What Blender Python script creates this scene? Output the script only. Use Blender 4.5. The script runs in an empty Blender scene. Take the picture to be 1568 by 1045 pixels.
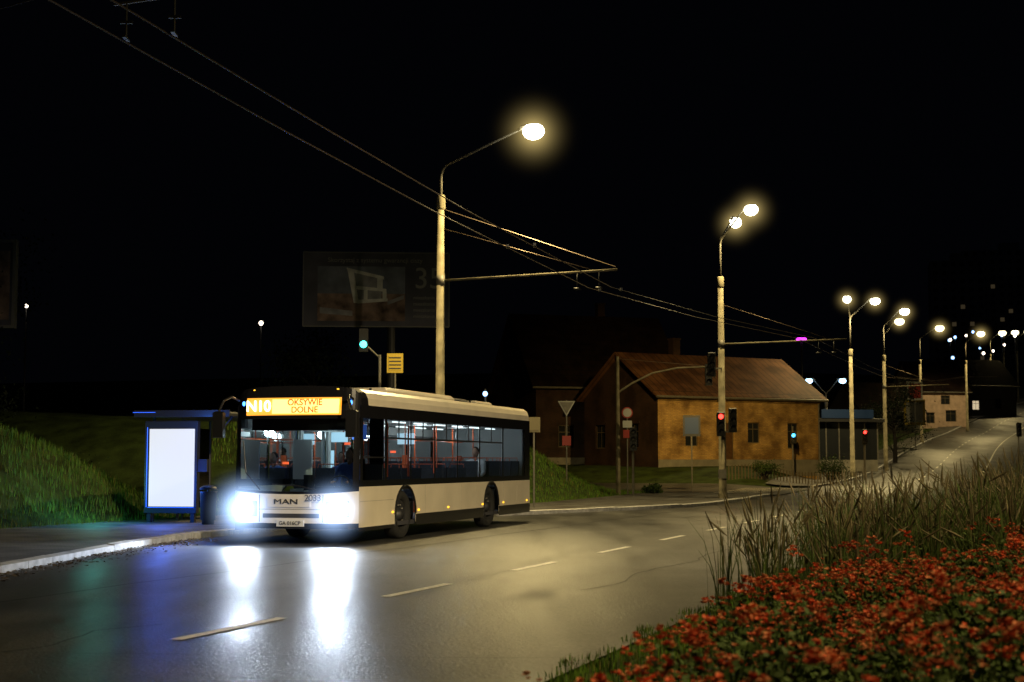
import bpy, math, random
from mathutils import Vector, Matrix
random.seed(7)
R=random.random
U=random.uniform
sc=bpy.context.scene
col=sc.collection

# ---------------------------------------------------------------- materials
def pm(name,c,rough=.6,metal=0,var=.0,scale=6.,bump=0.,bscale=40.,spec=.5):
    m=bpy.data.materials.new(name); m.use_nodes=True
    nt=m.node_tree; b=nt.nodes['Principled BSDF']
    b.inputs['Base Color'].default_value=(*c,1); b.inputs['Roughness'].default_value=rough
    b.inputs['Metallic'].default_value=metal; b.inputs['Specular IOR Level'].default_value=spec
    tc=nt.nodes.new('ShaderNodeTexCoord')
    if var>0:
        n=nt.nodes.new('ShaderNodeTexNoise'); n.inputs['Scale'].default_value=scale; n.inputs['Detail'].default_value=6
        nt.links.new(tc.outputs['Object'],n.inputs['Vector'])
        mx=nt.nodes.new('ShaderNodeValToRGB')
        mx.color_ramp.elements[0].position=.3; mx.color_ramp.elements[1].position=.7
        mx.color_ramp.elements[0].color=(*[max(0,k*(1-var)) for k in c],1)
        mx.color_ramp.elements[1].color=(*[min(1,k*(1+var)) for k in c],1)
        nt.links.new(n.outputs['Fac'],mx.inputs[0]); nt.links.new(mx.outputs[0],b.inputs['Base Color'])
    if bump>0:
        n2=nt.nodes.new('ShaderNodeTexNoise'); n2.inputs['Scale'].default_value=bscale; n2.inputs['Detail'].default_value=4
        nt.links.new(tc.outputs['Object'],n2.inputs['Vector'])
        bp=nt.nodes.new('ShaderNodeBump'); bp.inputs['Strength'].default_value=bump; bp.inputs['Distance'].default_value=.02
        nt.links.new(n2.outputs['Fac'],bp.inputs['Height']); nt.links.new(bp.outputs[0],b.inputs['Normal'])
    return m
def em(name,c,s):
    m=bpy.data.materials.new(name); m.use_nodes=True
    nt=m.node_tree; b=nt.nodes['Principled BSDF']
    b.inputs['Base Color'].default_value=(.1,.1,.1,1)
    b.inputs['Emission Color'].default_value=(*c,1); b.inputs['Emission Strength'].default_value=s
    return m
def glassmat(name,tint,refl=.1,rough=.03):
    m=bpy.data.materials.new(name); m.use_nodes=True
    nt=m.node_tree; nt.nodes.clear()
    o=nt.nodes.new('ShaderNodeOutputMaterial'); t=nt.nodes.new('ShaderNodeBsdfTransparent'); g=nt.nodes.new('ShaderNodeBsdfGlossy')
    t.inputs[0].default_value=(*tint,1); g.inputs['Roughness'].default_value=rough; g.inputs[0].default_value=(.9,.9,.9,1)
    f=nt.nodes.new('ShaderNodeFresnel'); f.inputs[0].default_value=1.45
    mx=nt.nodes.new('ShaderNodeMixShader')
    nt.links.new(f.outputs[0],mx.inputs[0])
    nt.links.new(t.outputs[0],mx.inputs[1]); nt.links.new(g.outputs[0],mx.inputs[2]); nt.links.new(mx.outputs[0],o.inputs[0])
    return m
def glaremat(name,c,k,p=4):
    # glare painted around a lamp: emission per metre that dies away from the centre
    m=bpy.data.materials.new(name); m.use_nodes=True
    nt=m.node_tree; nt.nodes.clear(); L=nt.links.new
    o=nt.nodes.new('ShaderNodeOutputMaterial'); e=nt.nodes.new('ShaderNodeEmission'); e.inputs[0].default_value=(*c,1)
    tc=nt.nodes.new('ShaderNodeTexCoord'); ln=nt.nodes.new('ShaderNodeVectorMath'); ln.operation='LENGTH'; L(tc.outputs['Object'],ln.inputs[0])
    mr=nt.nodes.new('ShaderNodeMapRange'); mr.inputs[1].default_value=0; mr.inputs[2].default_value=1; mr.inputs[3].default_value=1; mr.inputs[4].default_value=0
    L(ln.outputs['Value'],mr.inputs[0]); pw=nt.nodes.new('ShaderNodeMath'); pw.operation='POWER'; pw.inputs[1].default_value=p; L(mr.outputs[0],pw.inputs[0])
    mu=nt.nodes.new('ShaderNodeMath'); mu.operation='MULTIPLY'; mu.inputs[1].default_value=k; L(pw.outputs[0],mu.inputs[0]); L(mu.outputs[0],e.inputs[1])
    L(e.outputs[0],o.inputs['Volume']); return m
def asphalt(name,base=.05,rlo=.26,rhi=.46,spec=.5):
    m=bpy.data.materials.new(name); m.use_nodes=True
    nt=m.node_tree; b=nt.nodes['Principled BSDF']; L=nt.links.new
    tc=nt.nodes.new('ShaderNodeTexCoord')
    mp=nt.nodes.new('ShaderNodeMapping'); mp.inputs['Rotation'].default_value=(0,0,math.radians(19.3)); mp.inputs['Scale'].default_value=(1,.12,1)
    L(tc.outputs['Object'],mp.inputs[0])
    n1=nt.nodes.new('ShaderNodeTexNoise'); n1.inputs['Scale'].default_value=.9; n1.inputs['Detail'].default_value=6; L(mp.outputs[0],n1.inputs['Vector'])
    n2=nt.nodes.new('ShaderNodeTexNoise'); n2.inputs['Scale'].default_value=38; n2.inputs['Detail'].default_value=3; L(tc.outputs['Object'],n2.inputs['Vector'])
    n3=nt.nodes.new('ShaderNodeTexNoise'); n3.inputs['Scale'].default_value=.5; n3.inputs['Detail'].default_value=8; L(tc.outputs['Object'],n3.inputs['Vector'])
    c=nt.nodes.new('ShaderNodeValToRGB'); c.color_ramp.elements[0].position=.3;c.color_ramp.elements[1].position=.7
    c.color_ramp.elements[0].color=(base*.6,base*.6,base*.62,1); c.color_ramp.elements[1].color=(base*1.45,base*1.42,base*1.35,1)
    L(n1.outputs['Fac'],c.inputs[0])
    c2=nt.nodes.new('ShaderNodeValToRGB'); c2.color_ramp.elements[0].position=.3;c2.color_ramp.elements[1].position=.7
    c2.color_ramp.elements[0].color=(.2,.2,.2,1); c2.color_ramp.elements[1].color=(2.1,2.1,2.1,1); L(n2.outputs['Fac'],c2.inputs[0])
    m1=nt.nodes.new('ShaderNodeMixRGB'); m1.blend_type='MULTIPLY'; m1.inputs[0].default_value=1; L(c.outputs[0],m1.inputs[1]); L(c2.outputs[0],m1.inputs[2])
    c3=nt.nodes.new('ShaderNodeValToRGB'); c3.color_ramp.elements[0].position=.35;c3.color_ramp.elements[1].position=.65
    c3.color_ramp.elements[0].color=(.55,.55,.55,1); c3.color_ramp.elements[1].color=(1.3,1.3,1.3,1); L(n3.outputs['Fac'],c3.inputs[0])
    m2=nt.nodes.new('ShaderNodeMixRGB'); m2.blend_type='MULTIPLY'; m2.inputs[0].default_value=1; L(m1.outputs[0],m2.inputs[1]); L(c3.outputs[0],m2.inputs[2])
    L(m2.outputs[0],b.inputs['Base Color'])
    mr=nt.nodes.new('ShaderNodeMapRange'); mr.inputs[1].default_value=.3; mr.inputs[2].default_value=.7; mr.inputs[3].default_value=rlo; mr.inputs[4].default_value=rhi
    L(n1.outputs['Fac'],mr.inputs[0]); L(mr.outputs[0],b.inputs['Roughness'])
    bp=nt.nodes.new('ShaderNodeBump'); bp.inputs['Strength'].default_value=.55; bp.inputs['Distance'].default_value=.012
    L(n2.outputs['Fac'],bp.inputs['Height']); L(bp.outputs[0],b.inputs['Normal'])
    b.inputs['Specular IOR Level'].default_value=spec
    return m
def brickmat(name,c1,c2,mortar,bw=.25,bh=.075,rough=.85,flat=False,msize=.012,stain=.55,spec=.3):
    m=bpy.data.materials.new(name); m.use_nodes=True
    nt=m.node_tree; b=nt.nodes['Principled BSDF']; L=nt.links.new
    b.inputs['Specular IOR Level'].default_value=spec
    tc=nt.nodes.new('ShaderNodeTexCoord'); sp=nt.nodes.new('ShaderNodeSeparateXYZ'); L(tc.outputs['Object'],sp.inputs[0])
    cb=nt.nodes.new('ShaderNodeCombineXYZ')
    if flat:
        L(sp.outputs[0],cb.inputs[0]); L(sp.outputs[1],cb.inputs[1])
    else:
        ad=nt.nodes.new('ShaderNodeMath'); L(sp.outputs[0],ad.inputs[0]); L(sp.outputs[1],ad.inputs[1]); L(ad.outputs[0],cb.inputs[0]); L(sp.outputs[2],cb.inputs[1])
    br=nt.nodes.new('ShaderNodeTexBrick'); br.inputs['Scale'].default_value=1; br.inputs['Brick Width'].default_value=bw; br.inputs['Row Height'].default_value=bh
    br.inputs['Mortar Size'].default_value=msize; br.inputs['Color1'].default_value=(*c1,1); br.inputs['Color2'].default_value=(*c2,1); br.inputs['Mortar'].default_value=(*mortar,1)
    L(cb.outputs[0],br.inputs['Vector'])
    n=nt.nodes.new('ShaderNodeTexNoise'); n.inputs['Scale'].default_value=.9; n.inputs['Detail'].default_value=8; L(tc.outputs['Object'],n.inputs['Vector'])
    cr=nt.nodes.new('ShaderNodeValToRGB'); cr.color_ramp.elements[0].position=.38; cr.color_ramp.elements[1].position=.6
    cr.color_ramp.elements[0].color=(stain,stain*.92,stain*.85,1); cr.color_ramp.elements[1].color=(1.2,1.2,1.15,1); L(n.outputs['Fac'],cr.inputs[0])
    mx=nt.nodes.new('ShaderNodeMixRGB'); mx.blend_type='MULTIPLY'; mx.inputs[0].default_value=1; L(br.outputs[0],mx.inputs[1]); L(cr.outputs[0],mx.inputs[2])
    L(mx.outputs[0],b.inputs['Base Color']); b.inputs['Roughness'].default_value=rough
    bp=nt.nodes.new('ShaderNodeBump'); bp.inputs['Strength'].default_value=.4; bp.inputs['Distance'].default_value=.01; bp.invert=True
    L(br.outputs['Fac'],bp.inputs['Height']); L(bp.outputs[0],b.inputs['Normal'])
    return m

M=dict(
 road=asphalt('asphalt',.045,.30,.50,.48), side=asphalt('asphalt_side',.06,.5,.65,.35),
 ground=pm('grass_ground',(.035,.055,.012),.95,var=.5,scale=1.5,bump=.8,bscale=12,spec=.15),
 paint=pm('road_paint',(.8,.78,.72),.5,var=.25,scale=14),
 kerb=pm('kerb_concrete',(.45,.45,.46),.75,var=.35,scale=5,bump=.3,bscale=60),
 pave=brickmat('paving_blocks',(.13,.125,.12),(.09,.088,.085),(.04,.04,.04),.2,.1,.7,True,.006),
 conc=pm('pole_concrete',(.17,.15,.10),.85,var=.4,scale=3,bump=.2,spec=.2),
 steel=pm('galvanised_steel',(.16,.15,.13),.6,.3,var=.2),
 dark=pm('dark_metal',(.02,.02,.022),.5),
 black=pm('black_plastic',(.012,.012,.013),.35),
 rubber=pm('tyre_rubber',(.015,.015,.015),.85,bump=.3),
 rim=pm('wheel_rim',(.05,.05,.055),.5,.5,var=.3,scale=8),
 white=pm('bus_cream_paint',(.72,.645,.50),.3,var=.09,scale=1.4),
 whitef=pm('bus_front_paint',(.70,.67,.64),.3,var=.06,scale=1.6),
 grime=pm('bus_lower_grime',(.42,.38,.31),.45,var=.25,scale=3),
 bblack=pm('bus_black_gloss',(.01,.01,.012),.12),
 glass=glassmat('bus_window_glass',(.60,.62,.62)),
 dglass=glassmat('tinted_glass',(.10,.11,.12)),
 wglass=glassmat('windscreen_glass',(.50,.60,.62)),
 lens=em('headlight_lens',(.90,.95,1),48), lens2=em('side_lamp_lens',(.5,.7,1),8),
 amber=em('amber_marker',(1,.5,.02),2.2), blue=em('blue_marker',(.05,.25,1),5),
 ceil=pm('interior_cream',(.34,.37,.37),.6), strip=em('interior_light_tube',(.8,.97,1),3.0),
 seat=pm('seat_fabric',(.018,.022,.035),.8,var=.4,scale=30), rail=pm('handrail_orange',(.55,.10,.03),.35),
 floor=pm('bus_floor',(.05,.05,.06),.7),
 lamp=em('lamp_bowl_hot',(1,.94,.66),12), lampf=em('lamp_bowl_far',(1,.86,.45),5), lampw=em('lamp_white',(.4,.7,1),6),
 wire=pm('contact_wire',(.16,.12,.09),.45,.6),
 glare=glaremat('lamp_glare_yellow',(1,.74,.26),1.5,6.5), glareb=glaremat('headlight_glare',(.40,.60,1),15,4.6),  # painted glare: volumes that glow by themselves and scatter no light
)
# ---------------------------------------------------------------- mesh builder
class MB:
    def __init__(s): s.v=[];s.f=[];s.m=[];s.ms=[]
    def mi(s,m):
        if isinstance(m,str): m=M[m]
        if m not in s.ms: s.ms.append(m)
        return s.ms.index(m)
    def add(s,vs,fs,m):
        o=len(s.v); k=s.mi(m); s.v+= [tuple(p) for p in vs]
        for f in fs: s.f.append([i+o for i in f]); s.m.append(k)
    def box(s,a,b,m,rot=0,ch=0):
        x0,y0,z0=a;x1,y1,z1=b
        cx,cy=(x0+x1)/2,(y0+y1)/2
        vs=[(x0,y0,z0),(x1,y0,z0),(x1,y1,z0),(x0,y1,z0),(x0,y0,z1),(x1,y0,z1),(x1,y1,z1),(x0,y1,z1)]
        if ch: 
            c=ch; vs=vs[:4]+[(x0,y0,z1-c),(x1,y0,z1-c),(x1,y1,z1-c),(x0,y1,z1-c),(x0+c,y0+c,z1),(x1-c,y0+c,z1),(x1-c,y1-c,z1),(x0+c,y1-c,z1)]
            fs=[(0,3,2,1),(0,1,5,4),(1,2,6,5),(2,3,7,6),(3,0,4,7),(4,5,9,8),(5,6,10,9),(6,7,11,10),(7,4,8,11),(8,9,10,11)]
        else: fs=[(0,3,2,1),(4,5,6,7),(0,1,5,4),(1,2,6,5),(2,3,7,6),(3,0,4,7)]
        if rot:
            cr,sr=math.cos(rot),math.sin(rot)
            vs=[(cx+(x-cx)*cr-(y-cy)*sr,cy+(x-cx)*sr+(y-cy)*cr,z) for x,y,z in vs]
        s.add(vs,fs,m)
    def quad(s,a,b,c,d,m): s.add([a,b,c,d],[(0,1,2,3)],m)
    def tube(s,pts,rad,m,n=8,cap=True):
        pts=[Vector(p) for p in pts]
        if not isinstance(rad,(list,tuple)): rad=[rad]*len(pts)
        vs=[];fs=[]; ref=None
        for i,p in enumerate(pts):
            t=(pts[min(i+1,len(pts)-1)]-pts[max(i-1,0)]).normalized()
            if ref is None: ref=Vector((0,0,1)) if abs(t.z)<.9 else Vector((1,0,0))
            a=t.cross(ref)
            if a.length<1e-4: a=t.cross(Vector((0,1,0)))
            a.normalize(); b=t.cross(a).normalized()
            for k in range(n):
                an=2*math.pi*k/n; vs.append(p+(a*math.cos(an)+b*math.sin(an))*rad[i])
        for i in range(len(pts)-1):
            for k in range(n):
                k2=(k+1)%n; fs.append((i*n+k,i*n+k2,(i+1)*n+k2,(i+1)*n+k))
        if cap: fs.append(tuple(range(n))[::-1]); fs.append(tuple((len(pts)-1)*n+k for k in range(n)))
        s.add(vs,fs,m)
    def ell(s,c,r,m,nu=12,nv=8,lo=0,hi=math.pi,rot=0):
        vs=[];fs=[]; cr,sr=math.cos(rot),math.sin(rot)
        for j in range(nv+1):
            ph=lo+(hi-lo)*j/nv
            for i in range(nu):
                th=2*math.pi*i/nu
                x=r[0]*math.sin(ph)*math.cos(th); y=r[1]*math.sin(ph)*math.sin(th)
                vs.append((c[0]+x*cr-y*sr,c[1]+x*sr+y*cr,c[2]+r[2]*math.cos(ph)))
        for j in range(nv):
            for i in range(nu):
                i2=(i+1)%nu; fs.append((j*nu+i,(j+1)*nu+i,(j+1)*nu+i2,j*nu+i2))
        s.add(vs,fs,m)
    def build(s,name,parent=None,smooth=False,bevel=0):
        me=bpy.data.meshes.new(name); me.from_pydata(s.v,[],s.f); 
        for m in s.ms: me.materials.append(m)
        me.polygons.foreach_set('material_index',s.m)
        if smooth: me.polygons.foreach_set('use_smooth',[True]*len(s.f))
        me.update(); o=bpy.data.objects.new(name,me); col.objects.link(o)
        if parent: o.parent=parent
        if bevel:
            b=o.modifiers.new('bevel','BEVEL'); b.width=bevel; b.segments=2; b.limit_method='ANGLE'
        return o
def root(name,x=0,y=0,z=0,rz=0):
    e=bpy.data.objects.new(name,None); col.objects.link(e); e.location=(x,y,z); e.rotation_euler=(0,0,rz); e.empty_display_size=.3
    return e
def glareball(loc,r,mat,parent):
    g=MB(); g.ell((0,0,0),(1,1,1),mat,20,12); o=g.build('glare_ball',parent,True); o.location=loc; o.scale=(r,r,r); return o  # self-lit ball imitating the glare of a lamp
def light(name,typ,loc,power,c,parent=None,size=.12,**k):
    l=bpy.data.lights.new(name,typ); l.energy=power; l.color=c
    if typ in('POINT','SPOT'): l.shadow_soft_size=size
    o=bpy.data.objects.new(name,l); col.objects.link(o); o.location=loc
    if parent: o.parent=parent
    if typ=='SPOT':
        l.spot_size=k.get('ang',1.2); l.spot_blend=k.get('blend',.8)
        o.rotation_euler=Vector(k['dir']).to_track_quat('-Z','Y').to_euler()
    return o
def text(body,mat,size,mtx,parent,name,ext=.003,align='CENTER',off=0):
    c=bpy.data.curves.new(name,'FONT'); c.body=body; c.size=size; c.extrude=ext; c.align_x=align; c.align_y='CENTER'; c.offset=off
    c.materials.append(mat if not isinstance(mat,str) else M[mat]); o=bpy.data.objects.new(name,c); col.objects.link(o)
    o.parent=parent; o.matrix_local=mtx; return o

# ---------------------------------------------------------------- terrain
SN,CS=math.sin(math.radians(19.3)),math.cos(math.radians(19.3))
def sm(x): x=max(0,min(1,x)); return x*x*(3-2*x)
def lerp(tab,x):
    if x<=tab[0][0]: return tab[0][1]
    for (a,va),(b,vb) in zip(tab,tab[1:]):
        if x<=b: return va+(vb-va)*(x-a)/(b-a)
    return tab[-1][1]
prof=[(62,0),(100,.42),(114,.95),(155,3.35),(183,4.9),(232,9),(316,16),(420,23),(700,30)]
def Rz(s): return sum(lerp(prof,s+d) for d in(-8,-4,0,4,8))/5
def shift(s): return 0 if s<135 else .0006*(min(s,300)-135)**2+(.2*(s-300) if s>300 else 0)
def st(s,t): t=t+shift(s); return (-7.55+SN*s+CS*t, CS*s-SN*t)
def Hst(s,t):
    z=Rz(s)
    if t<0:
        w=sm((s-42)/8)
        bank=2.5*sm((-14-t)/3.8)*(1-sm((s-33)/9))
        mound=3.0*sm((-9.6-t)/5)*(1-sm((s-60)/12))
        far=min(5,.05*max(0,-20-t))
        z+=bank*(1-w)+mound*w+far*w
        z+=1.05*sm((-4.9-t)/4)*sm((s-78)/7)*(1-sm((s-110)/20))
        z+=.06*math.sin(s*.7+t*.9)*math.sin(t*.53-s*.31)*sm((-15-t)/2)
    else:
        z+=.25*sm((t-4.4)/3)*(1-sm((s-60)/12))
    return z
def H(x,y):
    s=(x+7.55)*SN+y*CS; t=(x+7.55)*CS-y*SN-shift(s); return Hst(s,t)
kerbtab=[(-40,-3.9),(8,-3.95),(13,-4.6),(19.7,-6.4),(26,-8.4),(30,-9.2),(36,-9.1),(41,-8.3),(45,-7.1),(50,-5.2),(54,-4.1),(58,-3.9),(400,-3.9)]
def tL(s): return sum(lerp(kerbtab,s+d) for d in(-1.5,0,1.5))/3
def tR(s): return 3.8+6*sm((s-66)/14)
sv=[-300,-150,-80]+[-60+i for i in range(190)]+[130+3*i for i in range(70)]+[350,400,480,600,800,1100,1500]
tv=[-1500,-700,-350,-200,-120,-80,-60]+[-50+i for i in range(46)]+[-4.4,-3.5,-2,0,2,3.4,4.4,5,6,7,8,9,10,12,14,17,20,26,35,60,120,300,700,1500]
g=MB(); vs=[];fs=[]
for s in sv:
    for t in tv:
        x,y=st(s,t); lo=-.03 if (tL(s)-.3<t<tR(s)-.2) else 0
        vs.append((x,y,Hst(s,t)+lo))
n=len(tv)
for i in range(len(sv)-1):
    for j in range(n-1): fs.append((i*n+j,(i+1)*n+j,(i+1)*n+j+1,i*n+j+1)[::-1])
g.add(vs,fs,'ground'); g.build('ground',smooth=True)
# road
road=root('road')
g=MB(); ss=[s for s in sv if -80<=s<=400]
vs=[];fs=[]; K=9
for s in ss:
    a,b=tL(s),tR(s)
    for k in range(K):
        t=a+(b-a)*k/(K-1); x,y=st(s,t); vs.append((x,y,Rz(s)+.012))
for i in range(len(ss)-1):
    for j in range(K-1): fs.append((i*K+j,i*K+j+1,(i+1)*K+j+1,(i+1)*K+j))
g.add(vs,fs,'road'); g.build('carriageway',road,True)
g=MB()
s0=14.0-4.45*6
for i in range(60):
    a=s0+i*4.45; 
    if 66<a<80: continue
    b=a+1.95
    for j in range(6): # slightly worn, broken edges
        u0=a+(b-a)*j/6; u1=a+(b-a)*(j+1)/6; w0=.065+U(-.006,.004); 
        p=[(*st(u0,-w0),Rz(u0)+.017),(*st(u0,w0),Rz(u0)+.017),(*st(u1,w0),Rz(u1)+.017),(*st(u1,-w0),Rz(u1)+.017)]; g.quad(*p,'paint')
for a in range(84,200,2):
    g.quad((*st(a,3.4),Rz(a)+.017),(*st(a,3.52),Rz(a)+.017),(*st(a+2,3.52),Rz(a+2)+.017),(*st(a+2,3.4),Rz(a+2)+.017),'paint')
for k in range(8):
    s1=70.5+k*1.1
    g.quad((*st(s1,-7),Hst(s1,-7)+.075),(*st(s1,-4.6),Hst(s1,-4.6)+.075),(*st(s1+.5,-4.6),Hst(s1,-4.6)+.075),(*st(s1+.5,-7),Hst(s1,-7)+.075),'paint')
g.build('lane_markings',road)
M['tar']=pm('tar_seam',(.010,.010,.010),.55)
g=MB()
def seam(pts,w=.03):
    for (a,b),(c,d) in zip(pts,pts[1:]):
        g.quad((*st(a,b-w),.0165),(*st(a,b+w),.0165),(*st(c,d+w),.0165),(*st(c,d-w),.0165),'tar')
seam([(s+U(-.1,.1),-3.75+.06*math.sin(s*.9)+U(-.04,.04)) for s in range(-4,60)],.022)
seam([(12+U(-.05,.05)+i*.12,-3.7+i*.45) for i in range(17)],.022)
seam([(24.5+i*.1,-8+i*.4) for i in range(11)],.03)
seam([(15.5+i*.10+U(-.05,.05),-6+i*.35) for i in range(8)],.022)
seam([(19+i*.02,.2+i*.4+U(-.1,.1)) for i in range(9)],.022)
seam([(10.5+i*.35,-.9+.15*math.sin(i)+U(-.05,.05)) for i in range(14)],.014)
seam([(20+i*.5,1.9+.1*math.sin(i*.7)+U(-.04,.04)) for i in range(20)],.014)
g.build('tar_seams',road)
g=MB(); tt=[-3.7-.0]+[-5-i for i in range(46)]; srange=list(range(69,81)); vs=[];fs=[]
for t in tt:
    for s in srange: x,y=st(s,t); vs.append((x,y,Hst(s,t)+.05))
q=len(srange)
for i in range(len(tt)-1):
    for j in range(q-1): fs.append((i*q+j,i*q+j+1,(i+1)*q+j+1,(i+1)*q+j)[::-1])
g.add(vs,fs,'side'); g.build('side_street',road,True)
pav=root('pavement')
g=MB()
def strip(s0,s1,fa,fb,za,m,step=1):
    vs=[];fs=[];K=6; arr=[s0+i*step for i in range(int((s1-s0)/step)+1)]
    for s in arr:
        a,b=fa(s),fb(s)
        for k in range(K):
            t=a+(b-a)*k/(K-1); x,y=st(s,t); vs.append((x,y,Hst(s,t)+za))
    for i in range(len(arr)-1):
        for j in range(K-1): fs.append((i*K+j,i*K+j+1,(i+1)*K+j+1,(i+1)*K+j))
    g.add(vs,fs,m)
back=lambda s:-14.1+4.4*sm((s-38)/9)
strip(-40,68,back,lambda s:tL(s)-.15,.125,'pave')
strip(81,300,lambda s:-6.4,lambda s:tL(s)-.15,.13,'pave')
g.build('paving',pav)
g=MB()
def kerb(s0,s1):
    N=int(s1-s0)
    for i in range(N):
        a=s0+i+.008; b=s0+i+.992; dz=U(-.010,.008)
        def pr(s): return st(s,tL(s)),st(s,tL(s)-.16),Rz(s)
        (p0,p1,z0),(q0,q1,z1)=pr(a),pr(b)
        V=[(*p0,z0-.05),(*q0,z1-.05),(*q0,z1+.12+dz),(*p0,z0+.12+dz),(*p1,z0+.14+dz),(*q1,z1+.14+dz),(*p1,z0-.05),(*q1,z1-.05)]
        g.add(V,[(0,1,2,3),(3,2,5,4),(0,3,4,6),(1,7,5,2)],'kerb')
kerb(-40,68); kerb(81,260)
g.build('kerbs',pav)
g=MB()
M['litter']=pm('dead_leaves',(.12,.09,.06),.9,var=.5)
for i in range(1200):
    s=U(13,29); t=tL(s)+abs(random.gauss(0,.35))+.03; x,y=st(s,t); r=U(.01,.05); a=U(0,6.28)
    g.add([(x+r*math.cos(a+k*1.57)*U(.6,1),y+r*math.sin(a+k*1.57)*U(.6,1),.02+U(0,.025)) for k in range(4)],[(0,1,2,3)],'litter')
g.build('leaf_litter')

# ---------------------------------------------------------------- bus
bx,by=-2.93,28.0
bus=root('city_bus',bx,by,.012,math.radians(73.58))
L,W=12.0,2.55
prof_y=[0,.015,.06,.16,.42,.85,W/2]; prof_z=[2.62,2.75,2.86,2.93,2.965,2.985,2.99]
PY=prof_y+[W-y for y in prof_y[-2::-1]]; PZ=prof_z+prof_z[-2::-1]
def xf(y,z):
    u=abs((y-W/2)/(W/2)); return .24*u**5+.13*max(0,(z-1.0)/1.9)**1.4
def ztop(y): return lerp(list(zip(PY,PZ)),y)
g=MB()
rows=[.30,.40,.55,.78,1.0,1.05,1.4,1.8,2.15,2.36,2.40]
ys=sorted(set(PY+[.1,.25,.65,1.05,W-.1,W-.25,W-.65,W-1.05]))
def fp(y,k):
    if k<len(rows): z=rows[k]
    else: z=2.40+(ztop(y)-2.40)*(k-len(rows)+1)/3
    if k in(4,5): z-=.06*(1-abs((y-W/2)/(W/2))**2)
    return (xf(y,z),y,z)
for k in range(len(rows)+2):
    for a,b in zip(ys,ys[1:]):
        mid=(a+b)/2; edge=mid<.1 or mid>W-.1
        if k<1: m='bblack'
        elif k<4: m='whitef'
        elif k==4: m='bblack'
        elif k<9: m='bblack' if edge else 'wglass'
        else: m='bblack'
        g.quad(fp(a,k),fp(a,k+1),fp(b,k+1),fp(b,k),m)
for (y0,z0),(y1,z1) in zip(list(zip(PY,PZ)),list(zip(PY,PZ))[1:]):
    xa,xb=xf(y0,z0),xf(y1,z1)
    g.quad((xa,y0,z0),(xa+.35,y0,z0),(xb+.35,y1,z1),(xb,y1,z1),'bblack')
    g.quad((xa+.35,y0,z0),(L-.05,y0,z0),(L-.05,y1,z1),(xb+.35,y1,z1),'white')
g.add([(L-.05,y,z) for y,z in zip(PY,PZ)]+[(L,W,1.1),(L,W,.35),(L,0,.35),(L,0,1.1)],[tuple(range(len(PY)+4))],'white')
g.build('body_shell',bus,True)
AX=(2.72,8.6)
def skirt(y,nrm):
    o=[]
    for ax in AX:
        for i in range(13):
            an=math.pi-math.pi*i/12; o.append(ax+.60*math.cos(an))
    G=MB(); xs=sorted(set(o+[.24,L]))
    def zb(x):
        for ax in AX:
            if abs(x-ax)<.5999: return .5+.58*math.sqrt(max(0,1-((x-ax)/.6)**2)) 
        return .32
    for a,b in zip(xs,xs[1:]):
        za=zb(a+1e-4); z2=zb(b-1e-4)
        f=[(a,y,za),(b,y,z2),(b,y,1.08),(a,y,1.08)]
        G.quad(*(f if nrm<0 else f[::-1]),'white')
    for a,b in((.24,2.1),(3.34,7.98),(9.22,L)):
        G.add([(a,y,.25),(b,y,.25),(b,y,.32),(a,y,.32)],[(0,1,2,3)],'bblack')
    for sx in (3.9,5.1,6.3,7.4,9.6,10.8): G.box((sx,min(y,y+nrm*.003),.45),(sx+.008,max(y,y+nrm*.003),1.06),'grime')
    G.box((.3,min(y,y+nrm*.003),.80),(2.05,max(y,y+nrm*.003),.81),'grime')
    G.box((3.34,min(y,y+nrm*.006),.32),(7.98,max(y,y+nrm*.006),.48),'bblack')
    G.box((9.22,min(y,y+nrm*.006),.32),(L,max(y,y+nrm*.006),.48),'bblack')
    for ax in AX:
        G.tube([(ax+.6*math.cos(math.pi*i/14),y+nrm*.005,.5+.58*math.sin(math.pi*i/14)) for i in range(15)],.022,'black',6)
    return G
skirt(0,-1).build('side_skirt',bus); skirt(W,1).build('side_skirt_far',bus)
wins=[(1.68,2.98),(3.06,4.46),(4.54,5.98),(6.06,7.62),(7.72,9.5),(9.62,11.55)]
def band(y,nrm):
    G=MB()
    def rect(x0,x1,z0,z1,m,off=0):
        f=[(x0,y+off,z0),(x1,y+off,z0),(x1,y+off,z1),(x0,y+off,z1)]
        G.quad(*(f if nrm<0 else f[::-1]),m)
    rect(.3,L,2.38,2.62,'bblack'); rect(.26,L,1.08,1.2,'bblack')
    rect(.28,.42,1.2,2.38,'bblack'); rect(1.55,1.68,1.2,2.38,'bblack')
    rect(.42,1.55,1.2,2.38,'dglass',-nrm*.015)
    for i,(a,b) in enumerate(wins):
        nxt=wins[i+1][0] if i<5 else L
        rect(b,nxt,1.2,2.38,'bblack')
        rect(a,b,1.2,2.38,'glass',-nrm*.015)
        if i<5:
            G.box((a,min(y-nrm*.01,y+nrm*.008),2.0),(b,max(y-nrm*.01,y+nrm*.008),2.035),'black')
            G.box(((a+b)/2-.015,min(y-nrm*.01,y+nrm*.008),2.035),((a+b)/2+.015,max(y-nrm*.01,y+nrm*.008),2.38),'black')
    G.box((.42,min(y-nrm*.01,y+nrm*.01),1.62),(1.55,max(y-nrm*.01,y+nrm*.01),1.65),'black')
    return G
band(0,-1).build('window_band',bus); band(W,1).build('window_band_far',bus)
g2=MB()
for a,b in((.45,1.65),(4.7,5.95),(9.45,10.6)):
    for h in(0,1):
        x0=a+h*(b-a)/2; x1=x0+(b-a)/2-.02
        g2.box((x0,W+.008,.34),(x1,W+.03,2.36),'bblack'); g2.box((x0+.07,W+.031,.5),(x1-.07,W+.035,2.28),'dglass')
g2.build('doors',bus)
g2=MB()
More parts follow.
